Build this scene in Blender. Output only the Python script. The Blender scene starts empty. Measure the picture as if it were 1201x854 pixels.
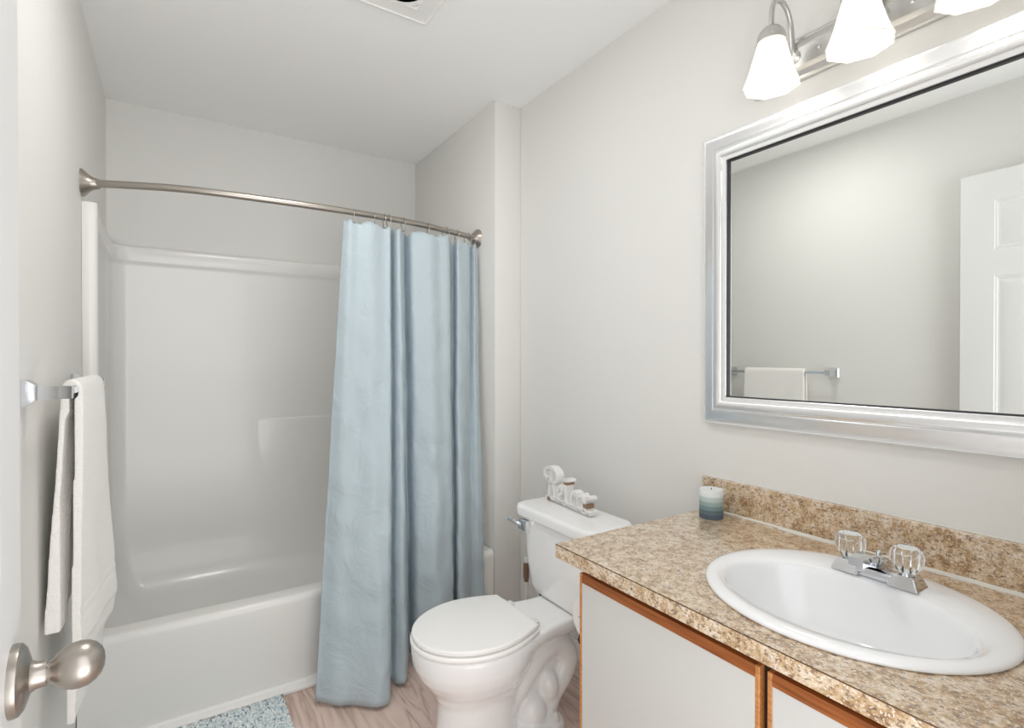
import bpy, bmesh, math, random
from mathutils import Vector, Matrix, noise
random.seed(7)
PI = math.pi
C = bpy.context.scene.collection
sc = bpy.context.scene

# ------------------------------------------------------------------ camera
H = 1.2324
YAW, PITCH = 0.5729, -0.006
cam_d = bpy.data.cameras.new('camera')
cam = bpy.data.objects.new('camera', cam_d); C.objects.link(cam)
cam.location = (0, 0, H)
cam.rotation_euler = (PI / 2 + PITCH, 0, -YAW)
cam_d.sensor_width = 36.0
cam_d.lens = 36.0 * 615.13 / 1201.0
cam_d.shift_y = -0.5 / 1201.0
cam_d.clip_start = 0.02
sc.camera = cam

# ------------------------------------------------------------------ light and exposure
WORLD_HIGH = 2.2
WORLD_LOW = 4.1
LAMP_POWER = 0.36
SHADE_GLOW = 0.14
CEILING_POWER = 6.8
EXPOSURE = 0.05
w = bpy.data.worlds.new('hall_light'); sc.world = w
w.use_nodes = True
bg = w.node_tree.nodes['Background']
# daylight of the unseen hall; extra glow added from below to lift the ceiling
_nt = w.node_tree
_tc = _nt.nodes.new('ShaderNodeTexCoord'); _sx = _nt.nodes.new('ShaderNodeSeparateXYZ'); _mr = _nt.nodes.new('ShaderNodeMapRange')
_mr.inputs['From Min'].default_value = -0.12; _mr.inputs['From Max'].default_value = 0.06
_mr.inputs['To Min'].default_value = WORLD_LOW; _mr.inputs['To Max'].default_value = WORLD_HIGH
_nt.links.new(_tc.outputs['Generated'], _sx.inputs[0]); _nt.links.new(_sx.outputs['Z'], _mr.inputs['Value'])
_nt.links.new(_mr.outputs['Result'], bg.inputs['Strength'])
bg.inputs[0].default_value = (0.97, 0.985, 1.0, 1)
vs = sc.view_settings
vs.view_transform = 'Standard'; vs.look = 'None'; vs.exposure = EXPOSURE; vs.gamma = 1.0
vs.use_curve_mapping = False
sc.cycles.sample_clamp_indirect = 6.0
sc.cycles.max_bounces = 14
sc.cycles.diffuse_bounces = 8
# portal in the doorway: guides the daylight of the hall through the opening, gives off nothing itself
pd = bpy.data.lights.new('doorway_portal', 'AREA'); pd.shape = 'RECTANGLE'; pd.size = 0.78; pd.size_y = 2.04
pd.cycles.is_portal = True
po = bpy.data.objects.new('doorway_portal', pd); C.objects.link(po)
po.location = (0.32, -0.02, 1.02); po.rotation_euler = (PI / 2, 0, 0)

# the round ceiling lamp over the middle of the floor, above the frame
ad_ = bpy.data.lights.new('ceiling_lamp', 'AREA'); ad_.shape = 'DISK'; ad_.size = 0.34; ad_.energy = CEILING_POWER; ad_.color = (1.0, 0.985, 0.965)
ao_ = bpy.data.objects.new('ceiling_lamp', ad_); C.objects.link(ao_); ao_.location = (0.36, 1.45, 2.425)

# ------------------------------------------------------------------ room measures
XL, XR, YB, YN, XN, ZC = -0.26, 1.4011, 3.054, 2.0955, 1.2573, 2.4404
YF = 0.10

# ------------------------------------------------------------------ materials
def lin(c):
    def f(v):
        v /= 255.0
        return v / 12.92 if v <= 0.04045 else ((v + 0.055) / 1.055) ** 2.4
    return (f(c[0]), f(c[1]), f(c[2]), 1)

def mat(name, col, rough=0.5, metal=0.0, coat=0.0, spec=None, bump=None, sheen=0.0, aniso=0.0):
    m = bpy.data.materials.new(name); m.use_nodes = True
    nt = m.node_tree; b = nt.nodes['Principled BSDF']
    b.inputs['Base Color'].default_value = lin(col)
    b.inputs['Roughness'].default_value = rough
    b.inputs['Metallic'].default_value = metal
    b.inputs['Coat Weight'].default_value = coat
    b.inputs['Coat Roughness'].default_value = 0.08
    b.inputs['Sheen Weight'].default_value = sheen
    b.inputs['Anisotropic'].default_value = aniso
    if spec is not None: b.inputs['Specular IOR Level'].default_value = spec
    if bump:
        scale, strength, dist = bump
        tc = nt.nodes.new('ShaderNodeTexCoord')
        n = nt.nodes.new('ShaderNodeTexNoise'); n.inputs['Scale'].default_value = scale; n.inputs['Detail'].default_value = 3
        bp = nt.nodes.new('ShaderNodeBump'); bp.inputs['Strength'].default_value = strength; bp.inputs['Distance'].default_value = dist
        nt.links.new(tc.outputs['Object'], n.inputs['Vector'])
        nt.links.new(n.outputs['Fac'], bp.inputs['Height']); nt.links.new(bp.outputs['Normal'], b.inputs['Normal'])
    return m

def nodes(m): return m.node_tree, m.node_tree.nodes['Principled BSDF']
def N(nt, t, **kw):
    n = nt.nodes.new(t)
    for k, v in kw.items():
        if k in n.inputs.keys(): n.inputs[k].default_value = v
        else: setattr(n, k, v)
    return n
def ramp(nt, fac, stops, interp='LINEAR'):
    r = nt.nodes.new('ShaderNodeValToRGB'); r.color_ramp.interpolation = interp
    el = r.color_ramp.elements
    while len(el) > 1: el.remove(el[-1])
    el[0].position = stops[0][0]; el[0].color = lin(stops[0][1])
    for p, c in stops[1:]:
        e = el.new(p); e.color = lin(c)
    nt.links.new(fac, r.inputs['Fac'])
    return r.outputs['Color']
def mapped(nt, scale=(1, 1, 1), rot=(0, 0, 0)):
    tc = nt.nodes.new('ShaderNodeTexCoord'); mp = nt.nodes.new('ShaderNodeMapping')
    mp.inputs['Scale'].default_value = scale; mp.inputs['Rotation'].default_value = rot
    nt.links.new(tc.outputs['Object'], mp.inputs['Vector']); return mp.outputs['Vector']

M_wall = mat('wall_paint', (230, 229, 226), 0.55, spec=0.3, bump=(150, 0.25, 0.0015))
M_ceil = mat('ceiling_paint', (247, 247, 246), 0.8, spec=0.2, bump=(110, 0.2, 0.0015))
M_trim = mat('trim_paint', (243, 242, 240), 0.35)
M_door = mat('door_paint', (228, 228, 227), 0.42)
M_tub = mat('tub_gelcoat', (237, 236, 233), 0.3, coat=0.3)
M_porc = mat('porcelain', (249, 249, 249), 0.1, coat=0.5)
M_seat = mat('seat_plastic', (250, 249, 247), 0.22)
M_sink = mat('sink_porcelain', (244, 245, 247), 0.12, coat=0.4)
M_nickel = mat('brushed_nickel', (176, 169, 161), 0.33, metal=1.0)
M_silver = mat('silver_frame', (240, 241, 243), 0.22, metal=0.8)
M_satin = mat('satin_fixture', (205, 204, 202), 0.3, metal=0.9)
M_chrome = mat('chrome', (222, 224, 228), 0.07, metal=1.0)
M_wire = mat('ring_wire', (190, 188, 184), 0.2, metal=1.0)
M_black = mat('black_rubber', (26, 24, 24), 0.5)
M_liner = mat('mirror_liner', (34, 36, 38), 0.4)
M_glass = mat('mirror_silvering', (240, 242, 240), 0.0, metal=1.0)
M_lam = mat('white_laminate', (204, 203, 200), 0.35)
M_dark = mat('gap_shade', (60, 42, 30), 0.8)
M_seam = mat('laminate_seam', (92, 66, 44), 0.5)
M_caulk = mat('caulk', (232, 230, 224), 0.4)
M_letter = mat('sign_white', (238, 237, 235), 0.5)
M_band = mat('sign_twine', (150, 124, 98), 0.8, bump=(500, 0.5, 0.001))
M_paper = mat('toilet_paper', (238, 237, 234), 0.9)
M_cardb = mat('roll_core', (176, 166, 156), 0.8)
M_handle = mat('brush_handle', (128, 104, 86), 0.4)
M_plast = mat('white_plastic', (234, 233, 231), 0.35)
M_wick = mat('wick', (40, 36, 34), 0.9)
M_ventd = mat('vent_dark', (70, 70, 70), 0.8)

# towel terry
M_towel = mat('terry', (251, 249, 245), 0.95, sheen=0.4)
nt, b = nodes(M_towel)
v = mapped(nt, (1, 1, 1))
n1 = N(nt, 'ShaderNodeTexNoise', Scale=420.0, Detail=3.0); nt.links.new(v, n1.inputs['Vector'])
wv = N(nt, 'ShaderNodeTexWave', Scale=55.0, Distortion=1.2); wv.bands_direction = 'Z'; nt.links.new(v, wv.inputs['Vector'])
ad = N(nt, 'ShaderNodeMath', operation='MULTIPLY_ADD'); ad.inputs[1].default_value = 0.25
nt.links.new(wv.outputs['Fac'], ad.inputs[0]); nt.links.new(n1.outputs['Fac'], ad.inputs[2])
bp = N(nt, 'ShaderNodeBump', Strength=0.7, Distance=0.003); nt.links.new(ad.outputs[0], bp.inputs['Height']); nt.links.new(bp.outputs['Normal'], b.inputs['Normal'])

# oak strip
M_oak = mat('oak_strip', (168, 100, 46), 0.4)
nt, b = nodes(M_oak)
v = mapped(nt, (60, 3, 60))
n1 = N(nt, 'ShaderNodeTexNoise', Scale=3.0, Detail=5.0); nt.links.new(v, n1.inputs['Vector'])
nt.links.new(ramp(nt, n1.outputs['Fac'], [(0.3, (164, 104, 54)), (0.5, (188, 126, 70)), (0.7, (200, 142, 86))]), b.inputs['Base Color'])

M_oak_shade = M_oak.copy(); M_oak_shade.name = 'shaded_oak_pull'  # same oak, darkened: the shade on the pull's face is put into the colour
for n_ in M_oak_shade.node_tree.nodes:
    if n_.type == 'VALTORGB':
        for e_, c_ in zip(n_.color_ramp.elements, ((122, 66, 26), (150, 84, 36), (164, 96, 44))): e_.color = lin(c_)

# speckled laminate of the worktop and backsplash
M_top = mat('granite_laminate', (190, 168, 140), 0.3, spec=0.7, coat=1.0)
nt, b = nodes(M_top)
b.inputs['Coat IOR'].default_value = 1.7; b.inputs['Coat Roughness'].default_value = 0.16
v = mapped(nt, (1, 1, 1)); v2 = mapped(nt, (1.0, 0.6, 1.0), (0, 0, 0.5))
nb = N(nt, 'ShaderNodeTexNoise', Scale=48.0, Detail=4.0, Roughness=0.65); nt.links.new(v, nb.inputs['Vector'])
basec = ramp(nt, nb.outputs['Fac'], [(0.33, (150, 112, 68)), (0.45, (192, 160, 118)), (0.55, (215, 191, 160)), (0.68, (230, 215, 196))])
nf = N(nt, 'ShaderNodeTexNoise', Scale=190.0, Detail=3.0, Roughness=0.6); nt.links.new(v2, nf.inputs['Vector'])
fm = ramp(nt, nf.outputs['Fac'], [(0.53, (0, 0, 0)), (0.64, (235, 235, 235))])
mx = N(nt, 'ShaderNodeMix', data_type='RGBA'); nt.links.new(fm, mx.inputs[0]); nt.links.new(basec, mx.inputs[6]); mx.inputs[7].default_value = lin((112, 82, 54))
nl = N(nt, 'ShaderNodeTexNoise', Scale=260.0, Detail=2.0); nt.links.new(v, nl.inputs['Vector'])
fl = ramp(nt, nl.outputs['Fac'], [(0.57, (0, 0, 0)), (0.66, (240, 240, 240))])
mx2 = N(nt, 'ShaderNodeMix', data_type='RGBA'); nt.links.new(fl, mx2.inputs[0]); nt.links.new(mx.outputs[2], mx2.inputs[6]); mx2.inputs[7].default_value = lin((238, 228, 216))
nd = N(nt, 'ShaderNodeTexNoise', Scale=112.0, Detail=4.0, Roughness=0.7); nt.links.new(v2, nd.inputs['Vector'])
fd = ramp(nt, nd.outputs['Fac'], [(0.59, (0, 0, 0)), (0.68, (235, 235, 235))])
mx3 = N(nt, 'ShaderNodeMix', data_type='RGBA'); nt.links.new(fd, mx3.inputs[0]); nt.links.new(mx2.outputs[2], mx3.inputs[6]); mx3.inputs[7].default_value = lin((72, 52, 40))
nt.links.new(mx3.outputs[2], b.inputs['Base Color'])

# vinyl planks along Y
M_floor = mat('vinyl_plank', (190, 165, 150), 0.45)
nt, b = nodes(M_floor)
vr = mapped(nt, (1, 1, 1), (0, 0, PI / 2))
br = N(nt, 'ShaderNodeTexBrick'); br.offset = 0.37
br.inputs['Scale'].default_value = 1.0; br.inputs['Brick Width'].default_value = 1.2; br.inputs['Row Height'].default_value = 0.152
br.inputs['Mortar Size'].default_value = 0.0012; br.inputs['Color1'].default_value = (0.2, 0.2, 0.2, 1); br.inputs['Color2'].default_value = (0.8, 0.8, 0.8, 1); br.inputs['Mortar'].default_value = (0, 0, 0, 1)
nt.links.new(vr, br.inputs['Vector'])
vg = mapped(nt, (9.0, 1.3, 1))
ng = N(nt, 'ShaderNodeTexNoise', Scale=1.6, Detail=2.0, Distortion=0.6); nt.links.new(vg, ng.inputs['Vector'])
rg = N(nt, 'ShaderNodeMath', operation='MULTIPLY'); rg.inputs[1].default_value = 34.0; nt.links.new(ng.outputs['Fac'], rg.inputs[0])
sn = N(nt, 'ShaderNodeMath', operation='SINE'); nt.links.new(rg.outputs[0], sn.inputs[0])
hl = N(nt, 'ShaderNodeMath', operation='MULTIPLY_ADD'); hl.inputs[1].default_value = 0.5; hl.inputs[2].default_value = 0.5; nt.links.new(sn.outputs[0], hl.inputs[0])
vf = mapped(nt, (160, 6, 1)); nfi = N(nt, 'ShaderNodeTexNoise', Scale=1.0, Detail=4.0); nt.links.new(vf, nfi.inputs['Vector'])
gm = N(nt, 'ShaderNodeMath', operation='MULTIPLY_ADD'); gm.inputs[1].default_value = 0.45
nt.links.new(nfi.outputs['Fac'], gm.inputs[0])
g2 = N(nt, 'ShaderNodeMath', operation='MULTIPLY'); g2.inputs[1].default_value = 0.55; nt.links.new(hl.outputs[0], g2.inputs[0]); nt.links.new(g2.outputs[0], gm.inputs[2])
colg = ramp(nt, gm.outputs[0], [(0.08, (176, 148, 136)), (0.32, (220, 194, 181)), (0.8, (234, 210, 199))])
mm = N(nt, 'ShaderNodeMix', data_type='RGBA', blend_type='MULTIPLY'); mm.inputs[0].default_value = 0.12
nt.links.new(colg, mm.inputs[6]); nt.links.new(br.outputs['Color'], mm.inputs[7]); nt.links.new(mm.outputs[2], b.inputs['Base Color'])

# curtain cloth
M_curt = mat('curtain_cloth', (183, 197, 204), 0.5, sheen=0.12)
nt, b = nodes(M_curt)
v = mapped(nt, (1, 1, 1))
n1 = N(nt, 'ShaderNodeTexNoise', Scale=9.0, Detail=4.0, Roughness=0.55, Distortion=1.2); nt.links.new(v, n1.inputs['Vector'])
n2 = N(nt, 'ShaderNodeTexNoise', Scale=900.0, Detail=1.0); nt.links.new(v, n2.inputs['Vector'])
bp = N(nt, 'ShaderNodeBump', Strength=0.75, Distance=0.012); nt.links.new(n1.outputs['Fac'], bp.inputs['Height'])
bp2 = N(nt, 'ShaderNodeBump', Strength=0.1, Distance=0.001); nt.links.new(n2.outputs['Fac'], bp2.inputs['Height']); nt.links.new(bp.outputs['Normal'], bp2.inputs['Normal'])
nt.links.new(bp2.outputs['Normal'], b.inputs['Normal'])

# candle wax: poured in layers
M_wax = mat('layered_wax', (150, 170, 175), 0.45)
M_wax.node_tree.nodes['Principled BSDF'].inputs['Subsurface Weight'].default_value = 0.0
nt, b = nodes(M_wax)
tc = N(nt, 'ShaderNodeTexCoord'); sx = N(nt, 'ShaderNodeSeparateXYZ'); nt.links.new(tc.outputs['Object'], sx.inputs[0])
dv = N(nt, 'ShaderNodeMath', operation='DIVIDE'); dv.inputs[1].default_value = 0.083; nt.links.new(sx.outputs['Z'], dv.inputs[0])
nt.links.new(ramp(nt, dv.outputs[0], [(0.0, (92, 108, 124)), (0.15, (84, 104, 122)), (0.19, (104, 124, 136)), (0.3, (92, 116, 128)), (0.33, (126, 152, 158)), (0.44, (116, 146, 150)), (0.47, (150, 172, 174)), (0.58, (150, 172, 172)), (0.62, (184, 198, 196)), (0.75, (190, 204, 202)), (0.8, (222, 228, 228)), (1.0, (228, 232, 232))]), b.inputs['Base Color'])

# clear acrylic
M_acryl = mat('clear_acrylic', (250, 252, 252), 0.09)
M_acryl.node_tree.nodes['Principled BSDF'].inputs['Transmission Weight'].default_value = 1.0
M_acryl.node_tree.nodes['Principled BSDF'].inputs['IOR'].default_value = 1.49

# lit frosted glass
M_shade = bpy.data.materials.new('frosted_shade'); M_shade.use_nodes = True
nt, b = nodes(M_shade)
b.inputs['Base Color'].default_value = lin((244, 243, 240)); b.inputs['Roughness'].default_value = 0.35
b.inputs['Emission Color'].default_value = lin((255, 252, 246)); b.inputs['Emission Strength'].default_value = SHADE_GLOW
tr = N(nt, 'ShaderNodeBsdfTranslucent'); tr.inputs[0].default_value = lin((250, 248, 244))
ms = N(nt, 'ShaderNodeMixShader'); ms.inputs[0].default_value = 0.35
out = nt.nodes['Material Output']
nt.links.new(b.outputs[0], ms.inputs[1]); nt.links.new(tr.outputs[0], ms.inputs[2]); nt.links.new(ms.outputs[0], out.inputs['Surface'])
M_bulb = bpy.data.materials.new('lit_bulb'); M_bulb.use_nodes = True
nt, b = nodes(M_bulb)
b.inputs['Emission Color'].default_value = lin((255, 248, 236)); b.inputs['Emission Strength'].default_value = 2.0

M_rug = [mat('rug_white', (238, 243, 243), 0.9), mat('rug_pale_blue', (208, 222, 228), 0.9), mat('rug_slate', (146, 164, 174), 0.9)]

# ------------------------------------------------------------------ building helpers
WL = {}
def obj(name, bm, m, parent=None, angle=35, smooth=True, local=False):
    if parent is not None and not local and parent in WL:
        bmesh.ops.translate(bm, verts=bm.verts, vec=-WL[parent])
    bmesh.ops.recalc_face_normals(bm, faces=bm.faces)
    me = bpy.data.meshes.new(name); bm.to_mesh(me); bm.free()
    for x in (m if isinstance(m, (list, tuple)) else [m]): me.materials.append(x)
    if smooth:
        me.shade_smooth(); me.set_sharp_from_angle(angle=math.radians(angle))
    o = bpy.data.objects.new(name, me); C.objects.link(o)
    if parent is not None:
        o.parent = parent
        if parent in WL: WL[o] = WL[parent]
    return o
def tag(o, label, cat, group=None):
    o['label'] = label; o['category'] = cat
    if group: o['group'] = group
    return o
def thing(name, label, cat, loc, rotz=0, group=None):
    o = bpy.data.objects.new(name, None); C.objects.link(o)
    o.empty_display_size = 0.05
    o.location = loc; o.rotation_euler = (0, 0, rotz); WL[o] = Vector(loc)
    return tag(o, label, cat, group)
def solo(name, bm, m, loc, label, cat, group=None, **kw):        # a thing that is one mesh, its origin at loc
    bmesh.ops.translate(bm, verts=bm.verts, vec=-Vector(loc))
    o = obj(name, bm, m, **kw); o.location = loc; WL[o] = Vector(loc)
    return tag(o, label, cat, group)
def struct(name, bm, m, **kw):
    o = obj(name, bm, m, **kw); o['kind'] = 'structure'
    return o
def copy_tree(o, parent=None):
    c = o.copy(); C.objects.link(c)
    if parent is not None: c.parent = parent
    for ch in list(o.children): copy_tree(ch, c)
    return c

def bx(bm, x0, x1, y0, y1, z0, z1, bev=0.0, seg=2):
    t = bmesh.new()
    vs_ = [t.verts.new((x, y, z)) for x in (x0, x1) for y in (y0, y1) for z in (z0, z1)]
    for f in ((0, 1, 3, 2), (4, 6, 7, 5), (0, 4, 5, 1), (2, 3, 7, 6), (0, 2, 6, 4), (1, 5, 7, 3)):
        t.faces.new([vs_[i] for i in f])
    if bev > 0: bmesh.ops.bevel(t, geom=t.edges[:], offset=bev, segments=seg, profile=0.5, affect='EDGES')
    merge(bm, t)
def merge(bm, t, mx=None):
    if mx is not None: bmesh.ops.transform(t, matrix=mx, verts=t.verts)
    mp = {v_: bm.verts.new(v_.co) for v_ in t.verts}
    for f in t.faces:
        nf_ = bm.faces.new([mp[v_] for v_ in f.verts]); nf_.material_index = f.material_index
    t.free()
def loft(bm, rings, cap0=True, cap1=True, closed=True):
    R = [[bm.verts.new(p) for p in r] for r in rings]
    n = len(R[0])
    for a, c in zip(R, R[1:]):
        for i in range(n if closed else n - 1):
            j = (i + 1) % n
            bm.faces.new((a[i], a[j], c[j], c[i]))
    if cap0: bm.faces.new(R[0][::-1])
    if cap1: bm.faces.new(R[-1])
    return R
def lathe(bm, prof, n=32, mx=None, flute=None):                   # prof: (radius, height) about local z
    t = bmesh.new()
    rings = []
    for r, z in prof:
        ring = []
        for i in range(n):
            a = 2 * PI * i / n
            k = flute(a, r, z) if flute else 1.0
            ring.append((max(r, 1e-5) * k * math.cos(a), max(r, 1e-5) * k * math.sin(a), z))
        rings.append(ring)
    loft(t, rings)
    merge(bm, t, mx)
def tube(bm, pts, r, n=12, cap=True):
    pts = [Vector(p) for p in pts]
    rs = r if isinstance(r, (list, tuple)) else [r] * len(pts)
    rings = []; up = None
    for i, p in enumerate(pts):
        d = (pts[min(i + 1, len(pts) - 1)] - pts[max(i - 1, 0)]).normalized()
        if up is None:
            up = Vector((0, 0, 1)) if abs(d.z) < 0.9 else Vector((1, 0, 0))
        s = d.cross(up).normalized(); up = s.cross(d).normalized()
        rings.append([p + rs[i] * (math.cos(2 * PI * k / n) * s + math.sin(2 * PI * k / n) * up) for k in range(n)])
    loft(bm, rings, cap, cap)
def catmull(pts, k=8):
    pts = [Vector(p) for p in pts]; outp = []
    for i in range(len(pts) - 1):
        p0, p1, p2, p3 = pts[max(i - 1, 0)], pts[i], pts[i + 1], pts[min(i + 2, len(pts) - 1)]
        for j in range(k):
            t = j / k
            outp.append(0.5 * ((2 * p1) + (p2 - p0) * t + (2 * p0 - 5 * p1 + 4 * p2 - p3) * t * t + (3 * p1 - p0 - 3 * p2 + p3) * t ** 3))
    outp.append(pts[-1]); return outp
def rrect(x0, x1, y0, y1, r, z, n=6):
    o = []
    for cx, cy, a0 in ((x1 - r, y1 - r, 0), (x0 + r, y1 - r, PI / 2), (x0 + r, y0 + r, PI), (x1 - r, y0 + r, 1.5 * PI)):
        for i in range(n + 1):
            a = a0 + PI / 2 * i / n
            o.append((cx + r * math.cos(a), cy + r * math.sin(a), z))
    return o
def offset(pts, d):                                               # inset a counter-clockwise outline by d
    n = len(pts); o = []
    for i in range(n):
        a, c = Vector(pts[i - 1]), Vector(pts[(i + 1) % n])
        t = (c - a); t.z = 0
        if t.length < 1e-9: o.append(pts[i]); continue
        t.normalize(); nn = Vector((t.y, -t.x, 0))
        p = Vector(pts[i]) - nn * d; o.append(tuple(p))
    return o
def slab(bm, outline, z0, z1, r=0.004, k=4, dome=0.0):            # outline: list of (x, y); rounded upper and lower edge
    base = [(x, y, 0) for x, y in outline]
    lo, hi = [], []
    for i in range(k + 1):
        a = PI / 2 * i / k; o = offset(base, r * (1 - math.cos(a)))
        lo.append([(p[0], p[1], z0 + r * (1 - math.sin(a))) for p in o])
        hi.append([(p[0], p[1], z1 - r + r * math.sin(a)) for p in o])
    loft(bm, lo[::-1] + hi)
def rotm(axis, ang, loc=(0, 0, 0)):
    return Matrix.Translation(Vector(loc)) @ Matrix.Rotation(ang, 4, axis)

# ratio X/Y of the vertical plane through a picture column (used only to read plan positions off the photograph)
def xr(px):
    u = (px - 600.5) / 615.13
    return (math.sin(YAW) + math.cos(YAW) * u) / (math.cos(YAW) - math.sin(YAW) * u)

# ------------------------------------------------------------------ room shell
T = 0.1
b_ = bmesh.new(); bx(b_, XL - T, XR + T, YF - 0.12, YB + T, -0.05, 0); struct('floor', b_, M_floor, smooth=False)
b_ = bmesh.new(); bx(b_, XL - T, XR + T, YF - 0.12, YB + T, ZC, ZC + T); struct('ceiling', b_, M_ceil, smooth=False)
b_ = bmesh.new(); bx(b_, XL - T, XL, YF - 0.12, YB + T, 0, ZC); struct('wall_left', b_, M_wall, smooth=False)
b_ = bmesh.new(); bx(b_, XR, XR + T, YF - 0.12, YB + T, 0, ZC); struct('wall_right', b_, M_wall, smooth=False)
b_ = bmesh.new(); bx(b_, XL, XR, YB, YB + T, 0, ZC); struct('wall_back', b_, M_wall, smooth=False)
b_ = bmesh.new(); bx(b_, XN, XR, YN, YB, 0, ZC, 0.004); struct('wall_alcove', b_, M_wall)
DX0, DX1 = -0.085, 0.72                                           # the doorway the camera stands in
b_ = bmesh.new()
bx(b_, XL, DX0, YF - 0.12, YF, 0, ZC); bx(b_, DX1, XR, YF - 0.12, YF, 0, ZC); bx(b_, DX0, DX1, YF - 0.12, YF, 2.06, ZC)
struct('wall_front', b_, M_wall, smooth=False)

def base_strip(name, x0, x1, y0, y1):
    b = bmesh.new(); bx(b, x0, x1, y0, y1, 0, 0.075, 0.004); struct(name, b, M_trim)
base_strip('baseboard_right', XR - 0.014, XR, 0.965, YN)
base_strip('baseboard_back', XN, XR - 0.014, YN - 0.014, YN)
base_strip('baseboard_left', XL, XL + 0.014, YF, 2.06)
b_ = bmesh.new()
pr_ = [(2.066, 0.0), (2.062, 0.004), (2.062, 0.012), (2.066, 0.016), (2.088, 0.020), (2.092, 0.027), (2.0995, 0.027), (2.0995, 0.0)]
loft(b_, [[(x, y, z) for y, z in pr_] for x in (XL + 0.014, XN)])
struct('trim_1', b_, M_trim)

# ------------------------------------------------------------------ door, opened against the left wall
door_ang = math.radians(2.5)
DW, DH, DT = 0.76, 2.03, 0.035
EX, EY = -0.161, 0.879
HX, HY = EX + DW * math.sin(door_ang), EY - DW * math.cos(door_ang)
b_ = bmesh.new()
ys = [0, 0.115, 0.330, 0.430, 0.645, DW]
zs = [0.008, 0.22, 0.83, 0.995, 1.593, 1.705, 1.912, DH + 0.008]
def rect_ring(b, y0, y1, z0, z1, ins, x):
    return [b.verts.new((x, y, z)) for y, z in ((y0 + ins, z0 + ins), (y1 - ins, z0 + ins), (y1 - ins, z1 - ins), (y0 + ins, z1 - ins))]
for i in range(5):
    for j in range(7):
        if i in (1, 3) and j in (1, 3, 5):
            rr = [rect_ring(b_, ys[i], ys[i + 1], zs[j], zs[j + 1], a, x) for a, x in ((0, 0), (0.003, -0.004), (0.008, -0.005), (0.012, -0.009), (0.018, -0.010), (0.040, -0.003))]
            for p, q in zip(rr, rr[1:]):
                for k in range(4): b_.faces.new((p[k], p[(k + 1) % 4], q[(k + 1) % 4], q[k]))
            b_.faces.new(rr[-1])
        else:
            b_.faces.new(rect_ring(b_, ys[i], ys[i + 1], zs[j], zs[j + 1], 0, 0))
z0_, z1_ = zs[0], zs[-1]
q = [b_.verts.new(p) for p in ((0, 0, z0_), (0, DW, z0_), (0, DW, z1_), (0, 0, z1_), (-DT, 0, z0_), (-DT, DW, z0_), (-DT, DW, z1_), (-DT, 0, z1_))]
for f in ((4, 5, 1, 0), (5, 6, 2, 1), (6, 7, 3, 2), (7, 4, 0, 3), (7, 6, 5, 4)): b_.faces.new([q[k] for k in f])
bmesh.ops.remove_doubles(b_, verts=b_.verts, dist=1e-5)
door = struct('door_1', b_, M_door, angle=20)
door.location = (HX, HY, 0); door.rotation_euler = (0, 0, door_ang)
KZ, KY = 0.862, DW - 0.060
b_ = bmesh.new()
lathe(b_, [(0.0, -0.002), (0.0395, -0.002), (0.040, 0.004), (0.039, 0.008), (0.034, 0.012), (0.026, 0.0145), (0.018, 0.017), (0.0150, 0.022), (0.0145, 0.031), (0.0, 0.031)], 40, rotm('Y', PI / 2, (0, KY, KZ)))
ros = obj('rosette', b_, M_nickel, door, local=True)
b_ = bmesh.new(); bx(b_, 0.0105, 0.018, KY + 0.012, KY + 0.015, KZ - 0.022, KZ - 0.016); obj('release_slot', b_, M_black, ros, local=True)
b_ = bmesh.new()
lathe(b_, [(0.0, 0.028), (0.0125, 0.028), (0.0120, 0.033), (0.0135, 0.036), (0.019, 0.041), (0.0235, 0.047), (0.0262, 0.055), (0.0268, 0.062), (0.0255, 0.070), (0.0215, 0.077), (0.0150, 0.0825), (0.008, 0.0852), (0.0, 0.086)], 40, rotm('Y', PI / 2, (0, KY, KZ)))
obj('knob', b_, M_nickel, door, local=True, angle=60)

# ------------------------------------------------------------------ bathtub with its one-piece surround
tub = thing('bathtub', 'white one-piece bathtub with glossy surround walls in the alcove', 'bathtub', (0.5, 2.58, 0))
X0, X1, Y0, Y1 = XL + 0.002, XN - 0.002, 2.10, YB - 0.002
rings = [rrect(X0, X1, Y0, Y1, 0.004, 0.0), rrect(X0, X1, Y0, Y1, 0.004, 0.29)]
for a in range(7):
    t = PI / 2 * a / 6; rings.append(rrect(X0 + 0.0, X1, Y0 + 0.022 * (1 - math.cos(t)), Y1, 0.004, 0.322 + 0.024 * math.sin(t)))
ix0, ix1, iy0, iy1 = XL + 0.020, XN - 0.020, 2.172, YB - 0.013
for a in range(7):
    t = PI / 2 * a / 6; d = 0.016 * math.sin(t); rings.append(rrect(ix0 + d * 0.1, ix1 - d * 0.1, iy0 + d, iy1 - d * 0.05, 0.075, 0.346 - 0.016 * (1 - math.cos(t))))
for df, db, z, r in ((0.02, 0.002, 0.30, 0.075), (0.03, 0.004, 0.22, 0.075), (0.045, 0.006, 0.14, 0.075), (0.075, 0.008, 0.104, 0.075), (0.12, 0.010, 0.090, 0.075)):
    rings.append(rrect(ix0 + db, ix1 - db, iy0 + df, iy1 - db, r, z))
b_ = bmesh.new(); loft(b_, rings, True, True); obj('tub_basin', b_, M_tub, tub, angle=50)
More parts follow.
